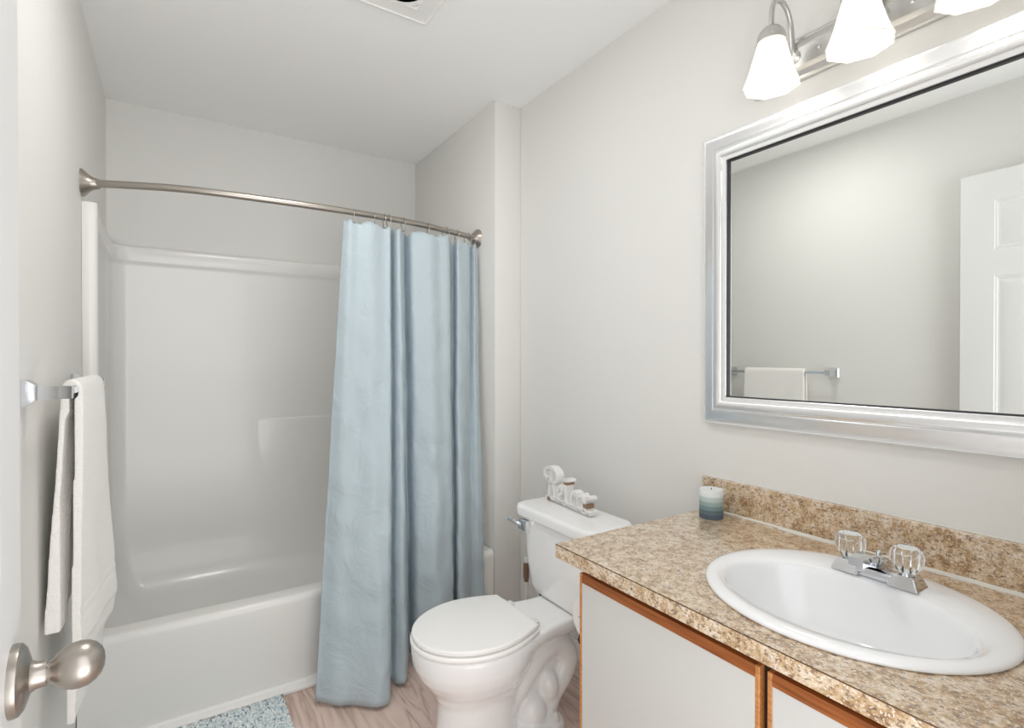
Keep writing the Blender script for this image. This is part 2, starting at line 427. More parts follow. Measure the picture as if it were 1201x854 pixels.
def sur_path(e, z, flush=False):
    L, Rr, B, r, yf = XL + 0.001, XN - 0.001, YB - 0.001, 0.065, 2.262
    if flush: d1 = d2 = 0.0005; db = 0.0005
    else: d1, d2, db = 0.042, 0.030 - e, 0.030 - e
    left = [(L, yf + 0.006), (L + d1 * 0.25, yf + 0.001), (L + d1 * 0.5, yf), (L + d1 * 0.78, yf + 0.003), (L + d1 * 0.94, yf + 0.009), (L + d1, yf + 0.020), (L + d1 * 0.97, yf + 0.036), (L + (d1 + d2) / 2, yf + 0.05), (L + d2, yf + 0.07)]
    arc = [(L + d2 + r * (1 - math.cos(PI / 2 * i / 8)), B - db - r + r * math.sin(PI / 2 * i / 8)) for i in range(9)]
    half = left + arc
    full = half + [(L + Rr - x, y) for x, y in half[::-1]]
    return [(x, y, z) for x, y in full]
b_ = bmesh.new()
lev = [(-0.26, 0.088), (-0.20, 0.094), (-0.15, 0.106), (-0.105, 0.128), (-0.068, 0.158), (-0.040, 0.195), (-0.018, 0.24), (-0.003, 0.29), (0.006, 0.34), (0.011, 0.40), (0.013, 0.48), (0.013, 1.672), (0.010, 1.684), (0.004, 1.694), (0.0, 1.702), (0.0, 1.755), (0.002, 1.763), (0.006, 1.768)]
rg_ = [sur_path(e, z) for e, z in lev] + [sur_path(0, 1.769, True)]
loft(b_, rg_, False, False, closed=False)
obj('surround_walls', b_, M_tub, tub, angle=50)
def sstep(t): t = max(0.0, min(1.0, t)); return t * t * (3 - 2 * t)
b_ = bmesh.new(); gr = []
for x in [0.30 + 0.91 * i / 60 for i in range(61)]:
    col = []
    for z in [0.45, 0.55, 0.65, 0.75, 0.82, 0.87, 0.90, 0.912, 0.918, 0.922, 0.925, 0.927]:
        k = sstep((x - 0.30) / 0.30)
        d = 0.010 * k * sstep((z - 0.45) / 0.42) * (1.0 if z < 0.915 else max(0.0, 1 - ((z - 0.915) / 0.012) ** 2) ** 0.5)
        col.append(b_.verts.new((x, YB - 0.0165 - d, z)))
    gr.append(col)
for c0, c1 in zip(gr, gr[1:]):
    for i in range(len(c0) - 1): b_.faces.new((c0[i], c1[i], c1[i + 1], c0[i + 1]))
obj('soap_ledge', b_, M_tub, tub, angle=80)

# ------------------------------------------------------------------ vanity cabinet
VY0, VY1, VX = YF + 0.004, 0.965, 0.836
ZT = 0.7764                                                       # top of the worktop
van = thing('vanity_cabinet', 'white laminate vanity cabinet with oak finger pulls below the speckled worktop', 'cabinet', (1.1, 0.53, 0))
b_ = bmesh.new()
bx(b_, VX, XR - 0.02, VY1 - 0.018, VY1, 0.0, 0.742); bx(b_, VX, XR - 0.02, VY0, VY0 + 0.018, 0.0, 0.742)
bx(b_, VX, XR - 0.02, VY0 + 0.018, VY1 - 0.018, 0.09, 0.108); bx(b_, VX + 0.05, VX + 0.065, VY0 + 0.018, VY1 - 0.018, 0.0, 0.09)
obj('body', b_, M_lam, van, smooth=False)
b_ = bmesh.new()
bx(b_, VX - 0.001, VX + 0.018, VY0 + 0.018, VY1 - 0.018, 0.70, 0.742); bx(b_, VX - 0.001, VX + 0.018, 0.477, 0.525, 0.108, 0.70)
obj('face_frame', b_, M_dark, van, smooth=False)  # coloured dark to stand for the shade in the gaps around the doors
def vdoor(y0, y1, lab):
    b = bmesh.new(); bx(b, VX - 0.018, VX - 0.002, y0 + 0.008, y1 - 0.008, 0.115, 0.7015, 0.001, 1)
    d = obj('door', b, M_lam, van, smooth=False)
    for ya, yb_ in ((y1 - 0.008, y1), (y0, y0 + 0.008)):            # oak edging at either side
        b = bmesh.new(); bx(b, VX - 0.0185, VX - 0.002, ya, yb_, 0.115, 0.7225, 0.001, 1)
        e = obj('edge_strip', b, M_oak, d, smooth=False); e['label'] = 'oak edge strip'
    b = bmesh.new()                                               # finger pull, bevelled back at the top
    pf = [(VX - 0.0185, 0.7015), (VX - 0.0185, 0.7130), (VX - 0.0165, 0.7215), (VX - 0.002, 0.7225), (VX - 0.002, 0.7015)]
    loft(b, [[(x, y, z) for x, z in pf] for y in (y0 + 0.008, y1 - 0.008)])
    p = obj('finger_pull', b, M_oak_shade, d, smooth=False); p['label'] = 'oak finger pull'
vdoor(0.508, VY1 + 0.003, ''); vdoor(VY0 + 0.012, 0.494, '')

# ------------------------------------------------------------------ worktop with a cut-out for the basin
SX, SY, SA, SB = 1.073, 0.498, 0.2285, 0.2535
wt = thing('worktop', 'speckled beige laminate vanity worktop with its raised backsplash', 'countertop', (1.1, 0.57, 0.743))
CX0, CX1, CY0, CY1, CZ0 = 0.7975, XR - 0.001, YF + 0.002, 1.036, 0.743
n_ = 64
def rect_pt(a):                                                   # point of the counter's outline in direction a from the basin
    dx, dy = math.cos(a), math.sin(a)
    ts = []
    if dx > 1e-9: ts.append((CX1 - SX) / dx)
    if dx < -1e-9: ts.append((CX0 - SX) / dx)
    if dy > 1e-9: ts.append((CY1 - SY) / dy)
    if dy < -1e-9: ts.append((CY0 - SY) / dy)
    t = min(ts); return (SX + dx * t, SY + dy * t)
angs = sorted([2 * PI * i / n_ for i in range(n_)] + [math.atan2(y - SY, x - SX) % (2 * PI) for x in (CX0, CX1) for y in (CY0, CY1)])
outl = [rect_pt(a) for a in angs]
hole = [(SX + 0.205 * math.cos(a), SY + 0.232 * math.sin(a)) for a in angs]
b_ = bmesh.new()
rg_ = [[(x, y, z) for x, y in o] for o, z in ((hole, CZ0), (hole, ZT), (outl, ZT), (outl, CZ0), (hole, CZ0))]
R_ = [[b_.verts.new(p) for p in r] for r in rg_[:4]]
for a in range(4):
    p, q2 = R_[a], R_[(a + 1) % 4]
    for i in range(len(angs)):
        j = (i + 1) % len(angs); b_.faces.new((p[i], p[j], q2[j], q2[i]))
obj('counter_slab', b_, M_top, wt, smooth=False)
b_ = bmesh.new(); bx(b_, XR - 0.020, XR - 0.001, CY0, 1.049, ZT, 0.873, 0.0012, 1); bs = obj('backsplash', b_, M_top, wt, smooth=False)
b_ = bmesh.new()
tube(b_, [(XR - 0.0215, CY0 + 0.004, ZT + 0.002), (XR - 0.0215, 1.03, ZT + 0.002)], 0.0035, 8)
tube(b_, [(XR - 0.0285, CY0 + 0.004, ZT + 0.0005), (XR - 0.0285, 0.80, ZT + 0.0005)], 0.0022, 8)
c_ = obj('caulk_bead', b_, M_caulk, wt); c_['label'] = 'white caulk bead'
b_ = bmesh.new(); bx(b_, CX0 - 0.0006, CX0 + 0.0003, CY0 + 0.001, CY1, ZT - 0.0024, ZT - 0.0004); o_ = obj('edge_seam', b_, M_seam, wt, smooth=False); o_['label'] = 'dark seam of the front edge strip'
b_ = bmesh.new(); tube(b_, [(XR - 0.003, CY0 + 0.004, 0.8738), (XR - 0.003, 1.047, 0.8738)], 0.0024, 8)
c_ = obj('caulk_bead', b_, M_caulk, wt); c_['label'] = 'white caulk bead on top of the backsplash'

# ------------------------------------------------------------------ basin
bas = thing('washbasin', 'oval white drop-in washbasin set in the speckled worktop', 'sink', (SX, SY, ZT))
b_ = bmesh.new()
def ell(cx, a, bb, z, n=72):
    return [(cx + a * math.cos(2 * PI * i / n), SY + bb * math.sin(2 * PI * i / n), z) for i in range(n)]
IX = 1.040
rings = [ell(SX, 0.196, 0.222, ZT - 0.03), ell(SX, 0.198, 0.226, ZT + 0.0006), ell(SX, SA - 0.001, SB - 0.001, ZT + 0.0006), ell(SX, SA + 0.0005, SB + 0.0005, ZT + 0.003), ell(SX, SA, SB, ZT + 0.0065), ell(SX, SA - 0.004, SB - 0.004, ZT + 0.0095),
         ell(SX, SA - 0.010, SB - 0.010, ZT + 0.0112), ell(SX - 0.004, SA - 0.022, SB - 0.020, ZT + 0.0122), ell(IX + 0.006, 0.168, 0.224, ZT + 0.0120), ell(IX + 0.003, 0.163, 0.219, ZT + 0.0095), ell(IX + 0.002, 0.160, 0.216, ZT + 0.0085), ell(IX, 0.152, 0.210, ZT + 0.006), ell(IX, 0.147, 0.206, ZT - 0.001), ell(IX, 0.145, 0.204, ZT - 0.010),
         ell(IX, 0.140, 0.199, ZT - 0.03), ell(IX, 0.130, 0.186, ZT - 0.065), ell(IX, 0.112, 0.162, ZT - 0.10), ell(IX, 0.082, 0.12, ZT - 0.125), ell(IX, 0.045, 0.062, ZT - 0.137), ell(IX, 0.022, 0.022, ZT - 0.140)]
under = [ell(IX, 0.024, 0.024, ZT - 0.150), ell(IX, 0.085, 0.125, ZT - 0.137), ell(IX, 0.118, 0.168, ZT - 0.112), ell(IX + 0.01, 0.138, 0.194, ZT - 0.072)]
loft(b_, [ell(IX, 0.02, 0.02, ZT - 0.150)] + under + rings)
obj('basin', b_, M_sink, bas, angle=60)
b_ = bmesh.new(); lathe(b_, [(0, ZT - 0.142), (0.021, ZT - 0.142), (0.021, ZT - 0.1375), (0.016, ZT - 0.1365), (0.012, ZT - 0.138), (0, ZT - 0.138)], 24, Matrix.Translation((IX, SY, 0)))
obj('drain', b_, M_chrome, bas)

# ------------------------------------------------------------------ faucet
FX, FY, FZ = 1.213, 0.4965, ZT + 0.0118
fau = thing('faucet', 'chrome two-handle centreset faucet with clear acrylic knobs on the basin rim', 'faucet', (FX, FY, FZ))
b_ = bmesh.new()
def frus(b, y0, y1, z0, z1, w0, w1, ends):
    loft(b, [[(FX - w, y0 + (e if k else 0), z), (FX + w, y0 + (e if k else 0), z), (FX + w, y1 - (e if k else 0), z), (FX - w, y1 - (e if k else 0), z)] for k, (z, w, e) in enumerate(((z0, w0, 0), (z1, w1, ends)))])
t_ = bmesh.new(); frus(t_, FY + 0.026, FY + 0.079, FZ - 0.001, FZ + 0.023, 0.027, 0.019, 0.010); bmesh.ops.bevel(t_, geom=t_.edges[:], offset=0.0015, segments=2, affect='EDGES'); merge(b_, t_)
t_ = bmesh.new(); frus(t_, FY - 0.079, FY - 0.026, FZ - 0.001, FZ + 0.023, 0.027, 0.019, 0.010); bmesh.ops.bevel(t_, geom=t_.edges[:], offset=0.0015, segments=2, affect='EDGES'); merge(b_, t_)
bx(b_, FX - 0.018, FX + 0.02, FY - 0.04, FY + 0.04, FZ - 0.001, FZ + 0.017, 0.003)
obj('base', b_, M_chrome, fau)
b_ = bmesh.new()
sp_prof = [(0.012, 0.022, 0.012, 0.040), (-0.012, 0.021, 0.017, 0.049), (-0.04, 0.018, 0.031, 0.057), (-0.07, 0.0145, 0.040, 0.060), (-0.092, 0.013, 0.041, 0.059)]
loft(b_, [[(FX + dx, FY - hw, FZ + zl), (FX + dx, FY + hw, FZ + zl), (FX + dx, FY + hw, FZ + zh - 0.004), (FX + dx, FY + hw - 0.004, FZ + zh), (FX + dx, FY - hw + 0.004, FZ + zh), (FX + dx, FY - hw, FZ + zh - 0.004)] for dx, hw, zl, zh in sp_prof])
lathe(b_, [(0, 0), (0.0085, 0), (0.0085, 0.010), (0, 0.010)], 20, Matrix.Translation((FX - 0.079, FY, FZ + 0.033)))
sp = obj('spout', b_, M_chrome, fau)
b_ = bmesh.new(); lathe(b_, [(0, 0), (0.0022, 0), (0.0022, 0.036), (0.005, 0.038), (0.0055, 0.045), (0.003, 0.049), (0, 0.049)], 16, Matrix.Translation((FX + 0.008, FY, FZ + 0.004)))
obj('lift_rod', b_, M_chrome, fau)
for s in (1, -1):
    b_ = bmesh.new()
    yk = FY + s * 0.0515
    prof = [(0.0, 0.0), (0.014, 0.0), (0.0175, 0.004), (0.0235, 0.011), (0.0282, 0.020), (0.0292, 0.028), (0.0284, 0.036), (0.0252, 0.044), (0.0195, 0.0495), (0.012, 0.0525), (0.0, 0.0535)]
    lathe(b_, prof, 40, Matrix.Translation((FX, yk, FZ + 0.0265)), flute=lambda a, r, z: 1 - (0.10 * abs(math.sin(a * 5)) ** 0.7 if 0.003 < z < 0.046 else 0.0))
    kn = obj('handle', b_, M_acryl, fau, angle=30); kn['label'] = 'clear fluted acrylic knob'
    b_ = bmesh.new(); lathe(b_, [(0, 0.022), (0.011, 0.022), (0.011, 0.0262), (0.006, 0.0264), (0.006, 0.030), (0, 0.030)], 20, Matrix.Translation((FX, yk, FZ)))
    obj('stem', b_, M_chrome, kn)

# ------------------------------------------------------------------ mirror
MY0, MY1, MZ0, MZ1 = 0.118, 1.0454, 1.0406, 1.9078
mir = thing('mirror', 'large wall mirror in a wide moulded silver frame above the worktop', 'mirror', (XR, 0.58, MZ0))
prof = [(0.0, 0.002), (0.0, 0.020), (0.003, 0.0235), (0.006, 0.0225), (0.012, 0.0235), (0.022, 0.027), (0.034, 0.0315), (0.042, 0.0335), (0.044, 0.0325), (0.046, 0.0360), (0.052, 0.0395), (0.059, 0.0405), (0.066, 0.0385), (0.071, 0.034), (0.072, 0.031), (0.076, 0.0295), (0.080, 0.029), (0.083, 0.027), (0.083, 0.008)]
b_ = bmesh.new()
R_ = []
for t, d in prof + [(0.0, 0.002)]:
    R_.append([b_.verts.new(p) for p in ((XR - d, MY0 + t, MZ0 + t), (XR - d, MY1 - t, MZ0 + t), (XR - d, MY1 - t, MZ1 - t), (XR - d, MY0 + t, MZ1 - t))])
for p, q2 in zip(R_, R_[1:]):
    for i in range(4): b_.faces.new((p[i], p[(i + 1) % 4], q2[(i + 1) % 4], q2[i]))
bmesh.ops.remove_doubles(b_, verts=b_.verts, dist=1e-6)
obj('frame', b_, M_silver, mir, angle=28)
b_ = bmesh.new(); bx(b_, XR - 0.0147, XR - 0.009, MY0 + 0.078, MY1 - 0.078, MZ0 + 0.078, MZ1 - 0.078); obj('mirror_glass', b_, M_glass, mir, smooth=False)
b_ = bmesh.new()
R_ = [[b_.verts.new((XR - d, y, z)) for y, z in ((MY0 + t, MZ0 + t), (MY1 - t, MZ0 + t), (MY1 - t, MZ1 - t), (MY0 + t, MZ1 - t))] for t, d in ((0.0825, 0.013), (0.0825, 0.0235), (0.0865, 0.0205), (0.0865, 0.013))]
for k in range(4):
    p, q2 = R_[k], R_[(k + 1) % 4]
    for i in range(4): b_.faces.new((p[i], p[(i + 1) % 4], q2[(i + 1) % 4], q2[i]))
o_ = obj('liner', b_, M_liner, mir, smooth=False); o_['label'] = 'thin dark inner liner of the frame'

# ------------------------------------------------------------------ three-light vanity fixture
lf = thing('vanity_light', 'satin metal bath bar with three lit frosted glass shades above the mirror', 'light fixture', (XR, 0.56, 2.02))
LY0, LY1 = 0.237, 0.883
b_ = bmesh.new()
pf = [(0.0, 1.972), (0.010, 1.972), (0.012, 1.976), (0.012, 1.981), (0.016, 1.984), (0.023, 1.990), (0.026, 1.997), (0.0265, 2.003), (0.024, 2.005), (0.024, 2.050), (0.0265, 2.052), (0.026, 2.058), (0.023, 2.066), (0.016, 2.072), (0.012, 2.075), (0.012, 2.080), (0.010, 2.084), (0.0, 2.084)]
loft(b_, [[(XR - 0.0005 - d, y, z) for d, z in pf] for y in (LY0, LY1)])
obj('back_plate', b_, M_satin, lf, angle=25)
for ys_ in (0.70, 0.62, 0.50, 0.42):
    b_ = bmesh.new(); lathe(b_, [(0, 0), (0.006, 0), (0.0055, 0.004), (0.003, 0.006), (0, 0.0065)], 16, rotm('Y', -PI / 2, (XR - 0.024, ys_, 2.027))); obj('plate_screw', b_, M_satin, lf)
AX = XR - 0.128                                                    # axis of the shades
def arm(ly):
    b = bmesh.new()
    pts = [(XR - 0.022, ly, 2.030), (XR - 0.030, ly, 2.045), (XR - 0.034, ly, 2.075), (XR - 0.040, ly, 2.110), (XR - 0.055, ly, 2.140), (XR - 0.080, ly, 2.155), (AX + 0.022, ly, 2.150), (AX + 0.005, ly, 2.130), (AX, ly, 2.10), (AX, ly, 2.072)]
    tube(b, catmull(pts, 5), 0.0065, 12)
    lathe(b, [(0, 0), (0.017, 0), (0.017, 0.003), (0.010, 0.008), (0, 0.008)], 20, rotm('Y', -PI / 2, (XR - 0.024, ly, 2.030)))
    return obj('arm', b, M_satin, lf)
def flut(a, r, z):
    k = max(0.0, min(1.0, (2.035 - z) / 0.11))
    return 1 + k * (0.035 * math.cos(8 * a) + 0.018 * math.cos(16 * a)) 
for i, ly in enumerate((0.763, 0.56, 0.357)):
    arm(ly)
    b_ = bmesh.new()
    lathe(b_, [(0, 2.078), (0.009, 2.078), (0.0125, 2.074), (0.022, 2.070), (0.029, 2.062), (0.0335, 2.050), (0.0350, 2.036), (0.0335, 2.036), (0.031, 2.048), (0, 2.062)], 32, Matrix.Translation((AX, ly, 0)))
    for a in (0.6, 2.7, 4.8):
        lathe(b_, [(0, 0), (0.003, 0), (0.003, 0.004), (0, 0.005)], 10, Matrix.Translation((AX, ly, 2.043)) @ Matrix.Rotation(a + PI, 4, 'Z') @ Matrix.Translation((0.034, 0, 0)) @ Matrix.Rotation(PI / 2, 4, 'Y'))
    obj('shade_cap', b_, M_satin, lf)
    b_ = bmesh.new()
    so = [(0.0295, 2.052), (0.0310, 2.044), (0.0345, 2.030), (0.0400, 2.008), (0.0460, 1.985), (0.0525, 1.961), (0.0590, 1.940), (0.0645, 1.9265), (0.0655, 1.9245)]
    full = so + [(r - 0.0035, z) for r, z in so[::-1]]
    n = 64; rr = []
    for r, z in full:
        rr.append([(AX + r * flut(2 * PI * k / n, r, z) * math.cos(2 * PI * k / n), ly + r * flut(2 * PI * k / n, r, z) * math.sin(2 * PI * k / n), z) for k in range(n)])
    loft(b_, rr + [rr[0]], False, False)
    bmesh.ops.remove_doubles(b_, verts=b_.verts, dist=1e-6)
    s_ = obj('glass_shade', b_, M_shade, lf, angle=60); s_['label'] = 'lit frosted glass bell shade with ruffled rim'
    b_ = bmesh.new(); lathe(b_, [(0, 2.055), (0.012, 2.055), (0.013, 2.035), (0.020, 2.018), (0.024, 2.000), (0.022, 1.983), (0.014, 1.972), (0, 1.968)], 24, Matrix.Translation((AX, ly, 0))); obj('bulb', b_, M_bulb, lf)
    ld = bpy.data.lights.new('bulb_light', 'POINT'); ld.energy = LAMP_POWER; ld.shadow_soft_size = 0.022; ld.color = (1.0, 0.955, 0.89)
    lo = bpy.data.objects.new('bulb_light', ld); C.objects.link(lo); lo.location = (AX, ly, 1.940)

# ------------------------------------------------------------------ ceiling extractor
VXc, VYc, VS = 0.62, 1.60, 0.142
vent = thing('exhaust_fan', 'square white exhaust fan cover with round grille on the ceiling', 'vent', (VXc, VYc, ZC))
b_ = bmesh.new()
rr = [rrect(VXc - VS + d, VXc + VS - d, VYc - VS + d, VYc + VS - d, 0.006, z) for d, z in ((0, ZC - 0.0005), (0, ZC - 0.017), (0.004, ZC - 0.020), (0.010, ZC - 0.020), (0.013, ZC - 0.017))]
nn = len(rr[0])
circ = []
for p in rr[0]:
    a = math.atan2(p[1] - VYc, p[0] - VXc); circ.append(a)
for r, z in ((0.112, ZC - 0.016), (0.106, ZC - 0.019), (0.100, ZC - 0.016), (0.096, ZC - 0.006)):
    rr.append([(VXc + r * math.cos(a), VYc + r * math.sin(a), z) for a in circ])
loft(b_, rr, True, True); obj('cover', b_, M_trim, vent)
b_ = bmesh.new()
lathe(b_, [(0, -0.012), (0.088, -0.012), (0.088, -0.0065), (0, -0.0065)], 40, Matrix.Translation((VXc, VYc, ZC))); obj('opening', b_, M_ventd, vent)
b_ = bmesh.new()
for r in (0.02, 0.04, 0.06, 0.078):
    lathe(b_, [(r, -0.020), (r + 0.006, -0.020), (r + 0.006, -0.0125), (r, -0.0125)], 40, Matrix.Translation((VXc, VYc, ZC)))
obj('grille', b_, M_trim, vent)

# ------------------------------------------------------------------ toilet
TY = 1.458
toi = thing('toilet', 'white two-piece toilet with closed round seat beside the vanity', 'toilet', (0.95, TY, 0))
b_ = bmesh.new()
def egg(xf, xb, hw, z, n=40, sq=2.0):
    cx = (xf + xb) / 2; a = (xb - xf) / 2; o = []
    for i in range(n):
        t = 2 * PI * i / n; c, s = math.cos(t), math.sin(t)
        o.append((cx + a * math.copysign(abs(c) ** (2 / sq), c), TY + hw * math.copysign(abs(s) ** (2 / sq), s), z))
    return o
loft(b_, [egg(0.662, 0.94, 0.106, -0.0), egg(0.664, 0.94, 0.104, 0.03), egg(0.674, 0.95, 0.098, 0.11), egg(0.680, 0.955, 0.096, 0.180), egg(0.672, 0.96, 0.100, 0.195), egg(0.668, 0.97, 0.110, 0.215),
          egg(0.640, 0.98, 0.135, 0.245), egg(0.615, 0.995, 0.158, 0.280), egg(0.602, 1.005, 0.169, 0.310), egg(0.597, 1.01, 0.1735, 0.340), egg(0.597, 1.01, 0.1735, 0.366), egg(0.603, 1.00, 0.168, 0.371)])
# rim and deck under the tank in one outline, hollowed below
def deck_outline(hw_back=0.104, b=0.1735, x_end=1.265):
    o = []
    for i in range(33):
        t = PI / 2 + PI * i / 32
        o.append((0.803 + 0.206 * math.cos(t), b * math.sin(t)))
    m = 22; low = []
    for i in range(1, m + 1):
        x = 0.803 + (x_end - 0.803) * i / m
        k = max(0.0, min(1.0, (x - 0.803) / 0.285)); k = k * k * (3 - 2 * k)
        low.append((x, -(b + (hw_back - b) * k)))
    o += low + [(x, -y) for x, y in low[::-1]]
    return [(x, TY + y) for x, y in o]
dk = [(x, y, 0) for x, y in deck_outline()]
loft(b_, [[(x, y, z) for x, y, _ in offset(dk, d)] for d, z in ((0.060, 0.300), (0.034, 0.306), (0.018, 0.316), (0.008, 0.328), (0.001, 0.342), (0.0, 0.352), (0.0, 0.362), (0.003, 0.369), (0.009, 0.3725))])
# core wall behind the trapway
loft(b_, [rrect(0.86, 1.06, TY - 0.042, TY + 0.042, 0.02, 0.02), rrect(0.88, 1.12, TY - 0.042, TY + 0.042, 0.02, 0.20), rrect(0.88, 1.15, TY - 0.05, TY + 0.05, 0.02, 0.335)])
# trapway: rises from the bowl, over and down to the outlet, with the two swellings in front of it
tp_ = catmull([(0.845, TY, 0.075), (0.885, TY, 0.115), (0.945, TY, 0.175), (1.005, TY, 0.235), (1.06, TY, 0.268), (1.115, TY, 0.258), (1.142, TY, 0.205), (1.118, TY, 0.150), (1.075, TY, 0.105), (1.05, TY, 0.05)], 6)
for dy in (-0.030, 0.030):
    tube(b_, [(p.x, p.y + dy, p.z) for p in tp_], 0.043, 14)
def ball(x, y, z, rx, ry, rz):
    t = bmesh.new(); bmesh.ops.create_uvsphere(t, u_segments=20, v_segments=12, radius=1.0)
    merge(b_, t, Matrix.Translation((x, y, z)) @ Matrix.Diagonal((rx, ry, rz, 1)))
for s in (-1, 1):
    ball(0.893, TY + s * 0.042, 0.125, 0.044, 0.040, 0.036)
    ball(0.992, TY + s * 0.044, 0.078, 0.050, 0.044, 0.052)
    ball(1.058, TY + s * 0.042, 0.138, 0.034, 0.040, 0.056)
# foot
loft(b_, [rrect(0.69, 1.105, TY - 0.112, TY + 0.112, 0.06, 0.0), rrect(0.69, 1.105, TY - 0.112, TY + 0.112, 0.06, 0.030), rrect(0.70, 1.095, TY - 0.104, TY + 0.104, 0.06, 0.044), rrect(0.72, 1.08, TY - 0.09, TY + 0.09, 0.05, 0.048)])
bowl = obj('bowl', b_, M_porc, toi, angle=180)
rm = bowl.modifiers.new('fuse', 'REMESH'); rm.mode = 'VOXEL'; rm.voxel_size = 0.0055; rm.use_smooth_shade = True
sm = bowl.modifiers.new('soften', 'SMOOTH'); sm.factor = 0.5; sm.iterations = 6
for s in (-1, 1):
    b_ = bmesh.new(); lathe(b_, [(0, 0.0), (0.013, 0.0), (0.013, 0.016), (0.010, 0.024), (0.004, 0.028), (0, 0.028)], 20, Matrix.Translation((1.055, TY + s * 0.088, 0.044)))
    obj('bolt_cap', b_, M_plast, toi)
def seat_outline(g=0.0):
    xc, a, bb, xb = 0.800, 0.208 + g, 0.1735 + g, 0.962 + g
    o = []
    for i in range(41):
        t = PI / 2 + PI * i / 40
        o.append((xc + a * math.cos(t), TY - 0.004 + bb * math.sin(t)))
    m = 14
    low = [(xc + (xb - xc) * i / m, -(bb - (bb - 0.124) * (i / m) ** 1.7)) for i in range(1, m + 1)]
    o += [(x, TY - 0.004 + y) for x, y in low]
    o += [(x, TY - 0.004 - y) for x, y in low[::-1]]
    return o
b_ = bmesh.new(); slab(b_, seat_outline(0.0), 0.3755, 0.3895, 0.005); obj('seat', b_, M_seat, toi, angle=50)
b_ = bmesh.new(); slab(b_, seat_outline(-0.005), 0.3930, 0.4080, 0.0045); obj('lid', b_, M_seat, toi, angle=50)
for s in (-1, 1):
    b_ = bmesh.new(); bx(b_, 0.955, 0.992, TY + s * 0.075 - 0.014, TY + s * 0.075 + 0.014, 0.372, 0.392, 0.004)
    tube(b_, [(0.968, TY + s * 0.075 - 0.024, 0.391), (0.968, TY + s * 0.075 + 0.024, 0.391)], 0.006, 12); obj('hinge', b_, M_plast, toi)
b_ = bmesh.new()
tk = [(1.128, 1.275, 0.140, 0.3745, 0.05), (1.116, 1.285, 0.156, 0.384, 0.055), (1.109, 1.289, 0.170, 0.41, 0.055), (1.104, 1.291, 0.188, 0.50, 0.055), (1.101, 1.292, 0.198, 0.60, 0.055), (1.100, 1.292, 0.200, 0.646, 0.055)]
loft(b_, [rrect(x0, x1, TY - hw, TY + hw, r, z, 8) for x0, x1, hw, z, r in tk]); obj('tank', b_, M_porc, toi, angle=60)
b_ = bmesh.new()
lo_ = [(x, y) for x, y, z in rrect(1.084, 1.298, TY - 0.226, TY + 0.226, 0.05, 0, 10)]
slab(b_, lo_, 0.6465, 0.692, 0.014, 6); obj('tank_lid', b_, M_porc, toi, angle=60)
b_ = bmesh.new(); bx(b_, 1.076, 1.104, TY + 0.126, TY + 0.170, 0.606, 0.643, 0.004); fl_ = obj('flush_lever', b_, M_chrome, toi); fl_['label'] = 'chrome flush lever'
b_ = bmesh.new(); tube(b_, [(1.080, TY + 0.155, 0.626), (1.068, TY + 0.166, 0.630), (1.064, TY + 0.192, 0.634), (1.062, TY + 0.210, 0.636)], [0.008, 0.008, 0.006, 0.007], 12); obj('lever_arm', b_, M_chrome, fl_)
for s in (-1, 1):
    b_ = bmesh.new(); lathe(b_, [(0, 0.270), (0.006, 0.270), (0.006, 0.285), (0.017, 0.287), (0.020, 0.297), (0.016, 0.312), (0.011, 0.314), (0.011, 0.376), (0, 0.376)], 18, Matrix.Translation((1.150, TY + s * 0.118, 0)))
    o_ = obj('tank_bolt', b_, M_black, toi); o_['label'] = 'dark tank bolt with nut'

# ------------------------------------------------------------------ script sign on the tank lid
SA0, SA1 = Vector((1.238, 1.665, 0.6925)), Vector((1.212, 1.362, 0.6925))
sdir = (SA1 - SA0).normalized(); sn_ = Vector((-sdir.y, sdir.x, 0)); sn_ = sn_ if sn_.x < 0 else -sn_
sign = thing('word_sign', 'white standing sign reading Relax in thick script on the toilet tank', 'sign', tuple((SA0 + SA1) / 2))
def P3(u, v_, d): return SA0 + sdir * u + Vector((0, 0, v_)) + sn_ * d
def ribbon(b, pts, wd=0.016, th=0.030, k=6, d0=0.0):
    pp = [Vector((u, v_, 0)) for u, v_ in pts]
    pp = catmull(pp, k) if len(pp) > 2 else pp
    Lf, Rt = [], []
    for i, p in enumerate(pp):
        d = (pp[min(i + 1, len(pp) - 1)] - pp[max(i - 1, 0)]).normalized(); nrm = Vector((-d.y, d.x, 0))
        Lf.append(p + nrm * wd / 2); Rt.append(p - nrm * wd / 2)
    d0_ = (pp[1] - pp[0]).normalized(); d1_ = (pp[-1] - pp[-2]).normalized()
    for (p, d, end) in ((pp[0], -d0_, 0), (pp[-1], d1_, 1)):
        nrm = Vector((-d.y, d.x, 0)); cap = [p + (nrm * math.cos(a) + d * math.sin(a)) * wd / 2 for a in (0.45, 1.57, 2.69)]
        if end: Lf.append(cap[0]); Lf.append(cap[1]); Rt.append(cap[2]); Rt.append(cap[1])
        else: Rt.insert(0, cap[0]); Rt.insert(0, cap[1]); Lf.insert(0, cap[2]); Lf.insert(0, cap[1])
    rings = []
    for a, c in zip(Lf, Rt):
        e = 1e-4 if (a - c).length < 1e-6 else 0
        rings.append([P3(a.x, max(a.y, 0.0), d0 - th / 2), P3(a.x, max(a.y, 0.0), d0 + th / 2), P3(c.x + e, max(c.y, 0.0), d0 + th / 2), P3(c.x + e, max(c.y, 0.0), d0 - th / 2)])
    loft(b, rings)
